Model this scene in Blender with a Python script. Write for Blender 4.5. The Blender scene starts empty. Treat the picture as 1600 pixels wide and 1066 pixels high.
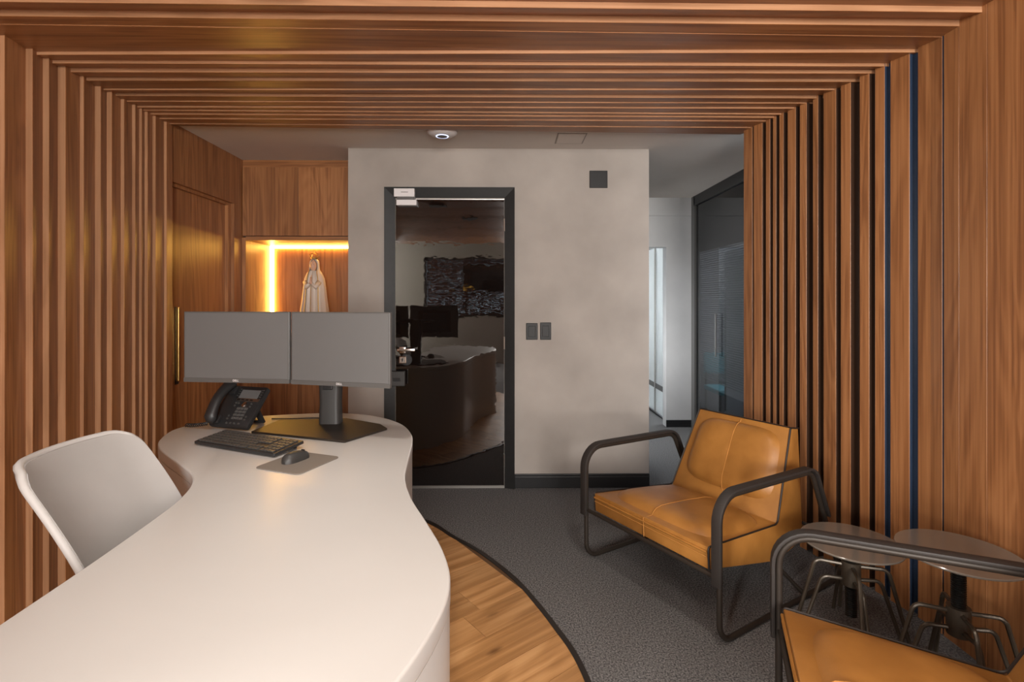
import bpy, bmesh, math, random
from mathutils import Vector, Matrix
random.seed(7)
SC = bpy.context.scene
COL = SC.collection

# ------------------------------------------------------------------ camera, world, exposure
CAM_H, F, HORIZ, YAW = 1.34, 800.0, 470.0, 0.0127
cam = bpy.data.cameras.new('camera'); cam_o = bpy.data.objects.new('camera', cam); COL.objects.link(cam_o)
cam.sensor_width = 36.0; cam.lens = 36.0 * F / 1600.0
cam.shift_y = -(533.0 - HORIZ) / 1600.0
cam.clip_start = 0.02
cam_o.location = (0, 0, CAM_H); cam_o.rotation_euler = (math.pi / 2, 0, -YAW)
SC.camera = cam_o
w = bpy.data.worlds.new('world'); SC.world = w; w.use_nodes = True
w.node_tree.nodes['Background'].inputs[0].default_value = (0.75, 0.88, 1.0, 1)
w.node_tree.nodes['Background'].inputs[1].default_value = 3.0
vs = SC.view_settings
vs.view_transform = 'Standard'; vs.look = 'None'; vs.gamma = 1.0; vs.use_curve_mapping = False
vs.exposure = 0.13

def area(name, loc, size, power, color, rot=(0, 0, 0), size_y=None, spread=None):
    l = bpy.data.lights.new(name, 'AREA'); l.energy = power; l.color = color; l.size = size
    if size_y: l.shape = 'RECTANGLE'; l.size_y = size_y
    else: l.shape = 'DISK'
    if spread: l.spread = math.radians(spread)
    o = bpy.data.objects.new(name, l); COL.objects.link(o); o.location = loc; o.rotation_euler = rot
    return o

WARM = (1.0, 0.90, 0.80)
DOWN = [(-0.75, 1.62), (-0.45, 0.75), (0.55, 1.55), (0.45, 0.2)]
DOWN_P = 4.5
HALL_P = 1.2
# added unseen fill at the hidden hall side; daylight behind the frosted office glass
area('hall_side_fill', (0.90, 4.76, 0.95), 0.7, 24, (0.96, 0.98, 1.0), (0, math.radians(-68), 0), 1.0)
# added fill lights behind the arch, set in two invented windows
area('window_fill_left', (-3.2, -3.36, 1.65), 1.6, 680, (1.0, 0.95, 0.90), (math.radians(-90), 0, math.pi), 1.6)
area('window_fill_right', (0.78, -3.36, 1.65), 1.3, 310, (1.0, 0.95, 0.90), (math.radians(-90), 0, math.pi), 1.6)
area('office_daylight', (3.3, 6.4, 1.4), 1.6, 190, (0.93, 0.97, 1.0), (0, math.radians(90), 0), 1.8)

# ------------------------------------------------------------------ pixel helper: point of a known plane seen at a photo pixel
def ray(px, py):
    s, c = math.sin(YAW), math.cos(YAW)
    xc, zc = (px - 800) / F, (HORIZ - py) / F
    return Vector((s + xc * c, c - xc * s, zc))
def at_z(px, py, z):
    d = ray(px, py); t = (z - CAM_H) / d.z
    return Vector((d.x * t, d.y * t, z))
def at_y(px, py, Y):
    d = ray(px, py); t = Y / d.y
    return Vector((d.x * t, Y, CAM_H + d.z * t))
def at_x(px, py, X):
    d = ray(px, py); t = X / d.x
    return Vector((X, d.y * t, CAM_H + d.z * t))

# ------------------------------------------------------------------ materials
def srgb(r, g, b):
    f = lambda v: (v / 255 / 12.92) if v / 255 <= 0.04045 else ((v / 255 + 0.055) / 1.055) ** 2.4
    return (f(r), f(g), f(b), 1)

def mat(name, col, rough=0.5, metal=0.0, ior=1.5, coat=0.0, noise=None, bump=0.0, bump_scale=200, emis=None, es=0, spec=None, trans=0.0):
    m = bpy.data.materials.new(name); m.use_nodes = True
    nt = m.node_tree; b = nt.nodes['Principled BSDF']
    b.inputs['Base Color'].default_value = col if len(col) == 4 else (*col, 1)
    b.inputs['Roughness'].default_value = rough; b.inputs['Metallic'].default_value = metal
    b.inputs['IOR'].default_value = ior; b.inputs['Coat Weight'].default_value = coat
    b.inputs['Transmission Weight'].default_value = trans
    if spec is not None: b.inputs['Specular IOR Level'].default_value = spec
    if emis: b.inputs['Emission Color'].default_value = emis; b.inputs['Emission Strength'].default_value = es
    tc = nt.nodes.new('ShaderNodeTexCoord')
    if noise:
        sc, c2, lo, hi = noise
        n = nt.nodes.new('ShaderNodeTexNoise'); n.inputs['Scale'].default_value = sc; n.inputs['Detail'].default_value = 6
        r = nt.nodes.new('ShaderNodeValToRGB')
        r.color_ramp.elements[0].position = lo; r.color_ramp.elements[1].position = hi
        r.color_ramp.elements[0].color = col if len(col) == 4 else (*col, 1)
        r.color_ramp.elements[1].color = c2 if len(c2) == 4 else (*c2, 1)
        nt.links.new(tc.outputs['Object'], n.inputs['Vector']); nt.links.new(n.outputs[0], r.inputs[0])
        nt.links.new(r.outputs[0], b.inputs['Base Color'])
    if bump:
        n2 = nt.nodes.new('ShaderNodeTexNoise'); n2.inputs['Scale'].default_value = bump_scale; n2.inputs['Detail'].default_value = 3
        bp = nt.nodes.new('ShaderNodeBump'); bp.inputs['Strength'].default_value = bump; bp.inputs['Distance'].default_value = 0.01
        nt.links.new(tc.outputs['Object'], n2.inputs['Vector']); nt.links.new(n2.outputs[0], bp.inputs['Height'])
        nt.links.new(bp.outputs[0], b.inputs['Normal'])
    return m

def wood(name, axis, dark, mid, light, rough=0.38, across=95.0, along=1.1, rot=0.0, cath=0.45, knots=False):
    m = bpy.data.materials.new(name); m.use_nodes = True
    nt = m.node_tree; L = nt.links; b = nt.nodes['Principled BSDF']
    tc = nt.nodes.new('ShaderNodeTexCoord'); oi = nt.nodes.new('ShaderNodeObjectInfo')
    mul = nt.nodes.new('ShaderNodeVectorMath'); mul.operation = 'SCALE'; mul.inputs[0].default_value = (7.3, 5.1, 3.7)
    L.new(oi.outputs['Random'], mul.inputs['Scale'])
    add = nt.nodes.new('ShaderNodeVectorMath'); add.operation = 'ADD'
    if rot:
        vr = nt.nodes.new('ShaderNodeVectorRotate'); vr.rotation_type = 'Z_AXIS'; vr.inputs['Angle'].default_value = rot
        L.new(tc.outputs['Object'], vr.inputs['Vector']); L.new(vr.outputs[0], add.inputs[0])
    else: L.new(tc.outputs['Object'], add.inputs[0])
    L.new(mul.outputs[0], add.inputs[1])
    def grain(acr, alo, detail, dist):
        mp = nt.nodes.new('ShaderNodeMapping')
        s = [acr] * 3; s['XYZ'.index(axis)] = alo; mp.inputs['Scale'].default_value = s
        n = nt.nodes.new('ShaderNodeTexNoise'); n.inputs['Scale'].default_value = 1.0
        n.inputs['Detail'].default_value = detail; n.inputs['Distortion'].default_value = dist; n.inputs['Roughness'].default_value = 0.6
        L.new(add.outputs[0], mp.inputs[0]); L.new(mp.outputs[0], n.inputs['Vector'])
        return n
    g1 = grain(across, along, 5, 0.3); g2 = grain(across * 0.065, along * 0.55, 2, 1.6)
    # contour lines of the broad field read as cathedral figure
    ms = nt.nodes.new('ShaderNodeMath'); ms.operation = 'MULTIPLY'; ms.inputs[1].default_value = 26.0
    L.new(g2.outputs[0], ms.inputs[0])
    sn = nt.nodes.new('ShaderNodeMath'); sn.operation = 'SINE'; L.new(ms.outputs[0], sn.inputs[0])
    ab = nt.nodes.new('ShaderNodeMath'); ab.operation = 'MULTIPLY_ADD'; ab.inputs[1].default_value = 0.5 * cath * 0.5; ab.inputs[2].default_value = 0.0
    L.new(sn.outputs[0], ab.inputs[0])
    sm = nt.nodes.new('ShaderNodeMath'); sm.operation = 'ADD'; L.new(g1.outputs[0], sm.inputs[0]); L.new(ab.outputs[0], sm.inputs[1])
    rp = nt.nodes.new('ShaderNodeValToRGB'); e = rp.color_ramp.elements
    e[0].position = 0.30; e[0].color = dark; e[1].position = 0.74; e[1].color = light
    k = e.new(0.50); k.color = mid
    L.new(sm.outputs[0], rp.inputs[0])
    hs = nt.nodes.new('ShaderNodeHueSaturation')
    mr = nt.nodes.new('ShaderNodeMapRange'); mr.inputs['To Min'].default_value = 0.86; mr.inputs['To Max'].default_value = 1.14
    L.new(oi.outputs['Random'], mr.inputs['Value']); L.new(mr.outputs[0], hs.inputs['Value']); L.new(rp.outputs[0], hs.inputs['Color'])
    out = hs.outputs[0]
    if knots:
        mp = nt.nodes.new('ShaderNodeMapping'); s = [7.0] * 3; s['XYZ'.index(axis)] = 2.6; mp.inputs['Scale'].default_value = s
        vo = nt.nodes.new('ShaderNodeTexVoronoi'); vo.inputs['Scale'].default_value = 1.0
        L.new(add.outputs[0], mp.inputs[0]); L.new(mp.outputs[0], vo.inputs['Vector'])
        r2 = nt.nodes.new('ShaderNodeValToRGB'); r2.color_ramp.elements[0].position = 0.03; r2.color_ramp.elements[1].position = 0.12
        r2.color_ramp.elements[0].color = (0.32, 0.26, 0.2, 1); r2.color_ramp.elements[1].color = (1, 1, 1, 1)
        L.new(vo.outputs['Distance'], r2.inputs[0])
        mx = nt.nodes.new('ShaderNodeMix'); mx.data_type = 'RGBA'; mx.blend_type = 'MULTIPLY'; mx.inputs[0].default_value = 0.8
        L.new(out, mx.inputs[6]); L.new(r2.outputs[0], mx.inputs[7]); out = mx.outputs[2]
    L.new(out, b.inputs['Base Color'])
    b.inputs['Roughness'].default_value = rough
    bp = nt.nodes.new('ShaderNodeBump'); bp.inputs['Strength'].default_value = 0.08; bp.inputs['Distance'].default_value = 0.004
    L.new(g1.outputs[0], bp.inputs['Height']); L.new(bp.outputs[0], b.inputs['Normal'])
    return m

WD, WM, WL = (0.20, 0.078, 0.028, 1), (0.285, 0.118, 0.043, 1), (0.36, 0.160, 0.062, 1)
M = {}
M['wood_v'] = wood('walnut_vertical', 'Z', WD, WM, WL)
M['wood_h'] = wood('walnut_horizontal', 'X', WD, WM, WL)
M['lit_edge_v'] = wood('lit_edge_vertical', 'Z', (0.30, 0.150, 0.075, 1), (0.36, 0.185, 0.095, 1), (0.42, 0.225, 0.12, 1))  # paler walnut: light on the camera-facing board edges, put into the colour
M['lit_edge_h'] = wood('lit_edge_horizontal', 'X', (0.30, 0.150, 0.075, 1), (0.36, 0.185, 0.095, 1), (0.42, 0.225, 0.12, 1))
M['wood_back'] = mat('walnut_backing', (0.05, 0.022, 0.01), 0.6)
M['plank'] = wood('oak_plank', 'X', (0.30, 0.148, 0.05, 1), (0.40, 0.205, 0.075, 1), (0.52, 0.29, 0.12, 1), 0.42, 42, 1.3, -math.radians(38), 0.5, True)
M['joint'] = mat('plank_joint', (0.10, 0.05, 0.02), 0.7)
M['concrete'] = mat('burnt_cement', (0.29, 0.258, 0.23, 1), 0.7, noise=(2.6, (0.385, 0.345, 0.31, 1), 0.3, 0.75), bump=0.05, bump_scale=14)
M['hall_concrete'] = mat('grey_cement', (0.44, 0.44, 0.44, 1), 0.7, noise=(2.2, (0.54, 0.54, 0.54, 1), 0.3, 0.75), bump=0.05, bump_scale=14)
M['ceil'] = mat('ceiling_paint', (0.56, 0.51, 0.46), 0.8, noise=(3, (0.60, 0.55, 0.50, 1), 0.3, 0.7))
M['white_paint'] = mat('white_paint', (0.34, 0.325, 0.30), 0.8)
M['carpet'] = mat('carpet', (0.055, 0.055, 0.057, 1), 0.95, noise=(150, (0.24, 0.235, 0.232, 1), 0.36, 0.66), bump=0.6, bump_scale=300, spec=0.1)
M['white'] = mat('solid_surface', (0.53, 0.525, 0.512), 0.34, noise=(3, (0.545, 0.54, 0.527, 1), 0.3, 0.7))
M['black'] = mat('black_trim', (0.012, 0.012, 0.013), 0.35)
M['frame_black'] = mat('door_frame_black', (0.010, 0.010, 0.010), 0.5, noise=(30, (0.013, 0.013, 0.013, 1), 0.3, 0.7), spec=0.3)
M['door_gloss'] = mat('door_gloss', (0.006, 0.004, 0.0035), 0.02, ior=1.95)
M['plastic'] = mat('black_plastic', (0.02, 0.02, 0.021), 0.45, bump=0.03, bump_scale=900)
M['plastic_grey'] = mat('charcoal_plastic', (0.035, 0.034, 0.033), 0.5)
M['key'] = mat('key_caps', (0.055, 0.053, 0.05), 0.45)
M['screen'] = mat('screen_matt', (0.122, 0.122, 0.122), 0.42)
M['bezel'] = mat('bezel_grey', (0.09, 0.088, 0.085), 0.4)
M['metal_dark'] = mat('bronze_tube', (0.036, 0.028, 0.022), 0.5, 0.4)
M['band'] = mat('arm_band', (0.022, 0.018, 0.016), 0.6, bump=0.1, bump_scale=300)
M['chrome'] = mat('chrome', (0.75, 0.73, 0.7), 0.2, 1.0)
M['steel'] = mat('brushed_steel', (0.5, 0.48, 0.45), 0.35, 1.0)
M['brass'] = mat('brass', (0.75, 0.5, 0.16), 0.28, 1.0)
M['leather'] = mat('tan_leather', srgb(148, 99, 44), 0.42, noise=(9, srgb(166, 114, 54), 0.35, 0.7), bump=0.06, bump_scale=260)
M['piping'] = mat('dark_piping', (0.014, 0.010, 0.008), 0.5)
M['stitch'] = mat('stitch_thread', srgb(186, 128, 62), 0.7)
M['taupe'] = mat('taupe_lacquer', (0.17, 0.145, 0.12), 0.16, coat=0.3)
M['stool_metal'] = mat('taupe_metal', (0.085, 0.068, 0.05), 0.35, 0.4)
M['screw'] = mat('black_screw', (0.012, 0.011, 0.01), 0.35, 0.5)
M['shell'] = mat('chair_shell', (0.46, 0.45, 0.44), 0.55)
M['mesh_grey'] = mat('chair_mesh', (0.32, 0.31, 0.30), 0.8, noise=(6, (0.35, 0.338, 0.33, 1), 0.3, 0.7))
M['pad'] = mat('mouse_pad', (0.19, 0.165, 0.14), 0.8, bump=0.2, bump_scale=900)
M['white_plastic'] = mat('white_plastic', (0.7, 0.68, 0.68), 0.4)
M['led'] = mat('led_warm', (1, 0.7, 0.35), 0.5, emis=(1.0, 0.56, 0.10, 1), es=36)
M['lamp_on'] = mat('lamp_diffuser', (1, 1, 1), 0.5, emis=(1.0, 0.85, 0.68, 1), es=1.5)
M['led_ring'] = mat('led_ring', (0.5, 0.6, 1), 0.5, emis=(0.62, 0.72, 1.0, 1), es=1.6)
M['gap_blue'] = mat('gap_lining_blue', (0.022, 0.036, 0.066), 0.3)
M['gap_dark'] = mat('gap_lining_dark', (0.038, 0.019, 0.011), 0.4)
M['glass_dark'] = mat('smoked_glass', (0.24, 0.255, 0.28), 0.02, trans=1.0, ior=1.45)
M['glass_clear'] = mat('clear_glass', (0.86, 0.9, 0.9), 0.03, trans=1.0, ior=1.45)
M['frost'] = mat('frosted_glass', (0.82, 0.86, 0.87), 0.35, trans=0.75, ior=1.45)
M['blind'] = mat('grey_blind', (0.16, 0.165, 0.17), 0.5)
M['blind_white'] = mat('white_blind', (0.6, 0.61, 0.6), 0.6)
M['wood_blind'] = mat('dark_wood_blind', (0.06, 0.025, 0.018), 0.4)
M['teal'] = mat('teal_fabric', (0.02, 0.30, 0.36), 0.7)
M['ivory'] = mat('ivory_paint', (0.62, 0.53, 0.45), 0.5)
M['gold'] = mat('gold_paint', (0.72, 0.47, 0.15), 0.35, 0.8)
M['skin'] = mat('painted_skin', (0.62, 0.38, 0.27), 0.5)
M['hatch_line'] = mat('hatch_line', (0.26, 0.235, 0.21), 0.8)
M['grey_panel'] = mat('grey_panel', (0.23, 0.235, 0.245), 0.5)

# ------------------------------------------------------------------ mesh helpers
class MB:
    def __init__(s): s.v = []; s.f = []; s.mi = []
    def add(s, vs, fs, mi=0):
        o = len(s.v); s.v += [tuple(v) for v in vs]; s.f += [tuple(i + o for i in f) for f in fs]; s.mi += [mi] * len(fs)
        return s
    def box(s, a, b, mi=0):
        x0, y0, z0 = a; x1, y1, z1 = b
        return s.add([(x0, y0, z0), (x1, y0, z0), (x1, y1, z0), (x0, y1, z0), (x0, y0, z1), (x1, y0, z1), (x1, y1, z1), (x0, y1, z1)],
                     [(0, 3, 2, 1), (4, 5, 6, 7), (0, 1, 5, 4), (1, 2, 6, 5), (2, 3, 7, 6), (3, 0, 4, 7)], mi)
    def obox(s, mtx, size, mi=0):
        a = [c / 2 for c in size]
        vs = [mtx @ Vector((sx * a[0], sy * a[1], sz * a[2])) for sz in (-1, 1) for sx, sy in ((-1, -1), (1, -1), (1, 1), (-1, 1))]
        return s.add(vs, [(0, 3, 2, 1), (4, 5, 6, 7), (0, 1, 5, 4), (1, 2, 6, 5), (2, 3, 7, 6), (3, 0, 4, 7)], mi)
    def prism(s, poly, z0, z1, mi=0):
        n = len(poly)
        if sum(poly[i][0] * poly[(i + 1) % n][1] - poly[(i + 1) % n][0] * poly[i][1] for i in range(n)) < 0: poly = poly[::-1]
        vs = [(p[0], p[1], z0) for p in poly] + [(p[0], p[1], z1) for p in poly]
        fs = [tuple(range(n - 1, -1, -1)), tuple(range(n, 2 * n))] + [(i, (i + 1) % n, n + (i + 1) % n, n + i) for i in range(n)]
        return s.add(vs, fs, mi)
    def tube(s, path, r, seg=10, closed=False, caps=True, mi=0):
        path = [Vector(p) for p in path]; n = len(path); rings = []
        rr = r if isinstance(r, (list, tuple)) else [r] * n
        def tan(i):
            if closed: return (path[(i + 1) % n] - path[i - 1]).normalized()
            return (path[min(i + 1, n - 1)] - path[max(i - 1, 0)]).normalized()
        t0 = tan(0); up = Vector((0, 0, 1)) if abs(t0.z) < 0.9 else Vector((1, 0, 0))
        u = t0.cross(up).normalized(); vs = []
        for i in range(n):
            t = tan(i); u = (u - t * u.dot(t))
            u = u.normalized() if u.length > 1e-6 else t.orthogonal().normalized()
            v = t.cross(u)
            for k in range(seg):
                a = 2 * math.pi * k / seg; vs.append(path[i] + (u * math.cos(a) + v * math.sin(a)) * rr[i])
        fs = []
        for i in range(n if closed else n - 1):
            j = (i + 1) % n
            for k in range(seg):
                fs.append((i * seg + k, i * seg + (k + 1) % seg, j * seg + (k + 1) % seg, j * seg + k))
        if caps and not closed: fs += [tuple(range(seg - 1, -1, -1)), tuple((n - 1) * seg + k for k in range(seg))]
        return s.add(vs, fs, mi)
    def band(s, path, lat, wdt, th, mi=0):
        path = [Vector(p) for p in path]; lat = Vector(lat).normalized(); n = len(path); vs = []
        for i in range(n):
            t = (path[min(i + 1, n - 1)] - path[max(i - 1, 0)]).normalized(); nn = t.cross(lat)
            for a, b in ((-1, -1), (1, -1), (1, 1), (-1, 1)): vs.append(path[i] + lat * (a * wdt / 2) + nn * (b * th / 2))
        fs = [(3, 2, 1, 0), tuple((n - 1) * 4 + k for k in range(4))]
        for i in range(n - 1):
            for k in range(4): fs.append((i * 4 + k, i * 4 + (k + 1) % 4, i * 4 + 4 + (k + 1) % 4, i * 4 + 4 + k))
        return s.add(vs, fs, mi)
    def lathe(s, prof, c=(0, 0, 0), seg=32, sx=1, sy=1, mi=0):
        n = len(prof); vs = []
        for r, z in prof:
            for k in range(seg):
                a = 2 * math.pi * k / seg; vs.append((c[0] + r * math.cos(a) * sx, c[1] + r * math.sin(a) * sy, c[2] + z))
        fs = [tuple(range(seg - 1, -1, -1)), tuple((n - 1) * seg + k for k in range(seg))]
        for i in range(n - 1):
            for k in range(seg): fs.append((i * seg + k, i * seg + (k + 1) % seg, (i + 1) * seg + (k + 1) % seg, (i + 1) * seg + k))
        return s.add(vs, fs, mi)
    def grid(s, rows, mi=0, closed=False):
        nr, nc = len(rows), len(rows[0]); vs = [p for r in rows for p in r]; fs = []
        for i in range(nr - 1):
            for k in range(nc if closed else nc - 1):
                fs.append((i * nc + k, i * nc + (k + 1) % nc, (i + 1) * nc + (k + 1) % nc, (i + 1) * nc + k))
        return s.add(vs, fs, mi)
    def build(s, name, m, parent=None, smooth=False, bevel=0, bseg=2, fix=True, angle=40):
        me = bpy.data.meshes.new(name); me.from_pydata(s.v, [], s.f)
        ms = m if isinstance(m, (list, tuple)) else [m]
        for q in ms: me.materials.append(M[q])
        for p, i in zip(me.polygons, s.mi): p.material_index = i
        if fix:
            bm = bmesh.new(); bm.from_mesh(me); bmesh.ops.recalc_face_normals(bm, faces=bm.faces)
            if bevel:
                es = [e for e in bm.edges if len(e.link_faces) == 2 and e.calc_face_angle(0) > math.radians(angle)]
                bmesh.ops.bevel(bm, geom=es, offset=bevel, segments=bseg, affect='EDGES', profile=0.5, clamp_overlap=True)
            bm.to_mesh(me); bm.free()
        if smooth:
            for p in me.polygons: p.use_smooth = True
            if smooth != 'all': me.set_sharp_from_angle(angle=math.radians(smooth if smooth is not True else 40))
        o = bpy.data.objects.new(name, me); COL.objects.link(o)
        if parent: o.parent = parent
        return o

def empty(name, loc=(0, 0, 0), rz=0):
    o = bpy.data.objects.new(name, None); COL.objects.link(o); o.location = loc; o.rotation_euler = (0, 0, rz); o.empty_display_size = 0.1
    return o
def tag(o, label, cat, group=None, kind=None):
    o['label'] = label; o['category'] = cat
    if group: o['group'] = group
    if kind: o['kind'] = kind
    return o
def struct(o, label=None):
    o['kind'] = 'structure'
    if label: o['label'] = label
    return o
def box(name, a, b, m, parent=None, bevel=0, **k):
    return MB().box(a, b).build(name, m, parent, bevel=bevel, **k)
def copy_tree(o, parent=None):
    c = o.copy(); COL.objects.link(c); c.parent = parent
    for ch in list(o.children): copy_tree(ch, c)
    return c

def fillet(pts, rad, n=6, closed=False):
    pts = [Vector(p) for p in pts]; out = []; N = len(pts)
    for i, p in enumerate(pts):
        r = rad[i] if isinstance(rad, (list, tuple)) else rad
        if (not closed and i in (0, N - 1)) or r <= 0: out.append(p); continue
        a = (pts[i - 1] - p).normalized(); b = (pts[(i + 1) % N] - p).normalized()
        ang = a.angle(b); d = r / math.tan(ang / 2)
        bis = (a + b).normalized(); c = p + bis * (r / math.sin(ang / 2))
        s, e = p + a * d - c, p + b * d - c
        for k in range(n + 1):
            t = k / n; th = math.pi - ang
            v = (s * math.sin((1 - t) * th) + e * math.sin(t * th)) / math.sin(th)
            out.append(c + v)
    return out
def catmull(pts, n=6, closed=True):
    P = [Vector(p) for p in pts]; N = len(P); out = []
    for i in range(N if closed else N - 1):
        g = lambda k: P[k % N] if closed else P[max(0, min(N - 1, k))]
        p0, p1, p2, p3 = g(i - 1), g(i), g(i + 1), g(i + 2)
        for k in range(n):
            t = k / n
            out.append(0.5 * ((2 * p1) + (p2 - p0) * t + (2 * p0 - 5 * p1 + 4 * p2 - p3) * t * t + (3 * p1 - p0 - 3 * p2 + p3) * t ** 3))
    if not closed: out.append(P[-1])
    return out
def text_mesh(name, s, size, m, parent, mtx, extrude=0.0004):
    cu = bpy.data.curves.new(name, 'FONT'); cu.body = s; cu.size = size; cu.align_x = 'CENTER'; cu.align_y = 'CENTER'; cu.extrude = extrude
    t = bpy.data.objects.new(name + '_tmp', cu); COL.objects.link(t)
    bpy.context.view_layer.update()
    me = bpy.data.meshes.new_from_object(t.evaluated_get(bpy.context.evaluated_depsgraph_get()))
    bpy.data.objects.remove(t); bpy.data.curves.remove(cu)
    me.name = name; me.transform(mtx); me.materials.clear(); me.materials.append(M[m])
    o = bpy.data.objects.new(name, me); COL.objects.link(o); o.parent = parent
    return o
def basis(o, x, y):
    x = Vector(x).normalized(); y = Vector(y); y = (y - x * y.dot(x)).normalized(); z = x.cross(y)
    return Matrix(((x.x, y.x, z.x, o[0]), (x.y, y.y, z.y, o[1]), (x.z, y.z, z.z, o[2]), (0, 0, 0, 1)))
def rrect(wd, hd, r, n=5):
    out = []
    for cx, cy, a0 in ((wd / 2 - r, hd / 2 - r, 0), (-wd / 2 + r, hd / 2 - r, 90), (-wd / 2 + r, -hd / 2 + r, 180), (wd / 2 - r, -hd / 2 + r, 270)):
        for k in range(n + 1):
            a = math.radians(a0 + 90 * k / n); out.append((cx + r * math.cos(a), cy + r * math.sin(a)))
    return out

# ------------------------------------------------------------------ the setting
WL_X, ZU, ZC = -2.01, 2.40, 2.43          # slatted left wall face, slat underside, plaster ceiling
WALL_Y = 3.67
def wr_x(y):                               # right slatted wall bends inward with depth
    if y < 2.10: return 1.752
    return 1.752 - 0.185 * (y - 2.10) - 0.055 * (y - 2.10) ** 2

floor = struct(MB().box((-4.4, -3.6, -0.1), (4.2, 9.0, 0.0)).build('floor', 'carpet'), 'speckled dark grey carpet floor')

# wood inlay around the desk: convex outline from its visible edge
edge_px = [(670, 817), (704, 838), (735, 855), (763, 873), (806, 908), (843, 950), (870, 985), (895, 1020), (918, 1066)]
ep = [at_z(x, y, 0) for x, y in edge_px]
inlay = [(-2.0, 3.30), (-1.5, 3.34), (-1.0, 3.29)] + [(-0.72, 3.22)] + [(p.x, p.y) for p in ep] + [(0.315, 1.55), (0.30, 1.2), (0.24, 0.8), (0.1, 0.3), (-0.2, -0.2), (-0.8, -0.6), (-2.0, -0.7)]
sm = catmull([(a, b, 0) for a, b in inlay[:-1]], 4, False)
inlay_s = [(p.x, p.y) for p in sm] + [inlay[-1]]
fw = struct(MB().prism(inlay_s, 0.0, 0.0025).build('floor_wood', 'joint'), 'curved honey oak plank floor inlay around the desk')
def clip(poly, clipper):
    n = len(clipper)
    ar = sum(clipper[i][0] * clipper[(i + 1) % n][1] - clipper[(i + 1) % n][0] * clipper[i][1] for i in range(n))
    cl = clipper if ar > 0 else clipper[::-1]
    for i in range(n):
        a, b = cl[i], cl[(i + 1) % n]; out = []
        ins = lambda p: (b[0] - a[0]) * (p[1] - a[1]) - (b[1] - a[1]) * (p[0] - a[0]) >= -1e-9
        for k in range(len(poly)):
            p, q = poly[k], poly[(k + 1) % len(poly)]
            if ins(p): out.append(p)
            if ins(p) != ins(q):
                d1 = (b[0] - a[0]) * (p[1] - a[1]) - (b[1] - a[1]) * (p[0] - a[0])
                d2 = (b[0] - a[0]) * (q[1] - a[1]) - (b[1] - a[1]) * (q[0] - a[0])
                t = d1 / (d1 - d2); out.append((p[0] + (q[0] - p[0]) * t, p[1] + (q[1] - p[1]) * t))
        poly = out
        if len(poly) < 3: return []
    return poly
PA = math.radians(38); pu, pv = (math.cos(PA), math.sin(PA)), (-math.sin(PA), math.cos(PA))
pw, pl = 0.165, 1.22
for i in range(-10, 26):
    off = random.random() * pl
    for j in range(-4, 5):
        u0, v0 = j * pl + off, i * pw
        g = 0.0009
        q = [(u0 + g, v0 + g), (u0 + pl - g, v0 + g), (u0 + pl - g, v0 + pw - g), (u0 + g, v0 + pw - g)]
        q = clip([(a * pu[0] + b * pv[0], a * pu[1] + b * pv[1]) for a, b in q], inlay_s)
        if q and abs(sum(q[k][0] * q[(k + 1) % len(q)][1] - q[(k + 1) % len(q)][0] * q[k][1] for k in range(len(q)))) > 0.004:
            MB().prism(q, 0.001, 0.004).build('plank', 'plank', fw)
edge_line = [(p[0], p[1], 0.003) for p in inlay_s[:-2]]
struct(MB().band(edge_line, (0, 0, 1), 0.008, 0.022).build('trim_1', 'piping'), 'dark curved transition strip between wood and carpet')

# left wall: backing and slats; measured frame corners (photo pixels of each slat's near edge at the ceiling corner)
left_c = [(17, 62), (60, 85), (85, 98), (110, 112), (138, 125), (164, 140), (181, 149), (200, 158), (217, 167), (227, 172), (236, 178), (248, 185), (265, 193)]
left_gap = [.019, .033, .032, .042, .023, .037, .035, .025, .024, .022, .025, .026, .022]
LY = [-WL_X * F / (790.0 - x) for x, _ in left_c]
LEND = 3.135
wl = struct(MB().box((WL_X - 0.14, -2.1, 0), (WL_X - 0.07, LEND, 2.6)).build('wall_left', 'wood_back'), 'walnut slatted wall left of the white desk')
near = [1.89, 1.73, 1.60]
yy = 1.42
while yy > -2.1: near.append(yy); yy -= random.choice((.12, .15, .18, .22))
ys = sorted(near) + LY
def lit_edge(o):  # camera-facing faces take the painted lit tone
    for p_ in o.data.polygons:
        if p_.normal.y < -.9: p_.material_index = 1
step = [.022] * len(near) + [.018, .030, .0285, .0355, .0184, .029, .0264, .0187, .018, .016, .018, .018, .015]
for i, y in enumerate(ys):                    # lapped boards: near edge proud, far edge tucked behind the next one
    y1, p1 = (ys[i + 1] + .002, step[i + 1]) if i + 1 < len(ys) else (LEND, .012)
    lit_edge(MB().prism([(WL_X, y), (WL_X - p1, y1), (WL_X - .075, y1), (WL_X - .075, y)], 0, 2.47).build('slat', ['wood_v', 'lit_edge_v'], wl, bevel=0.0012, bseg=1))

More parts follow.
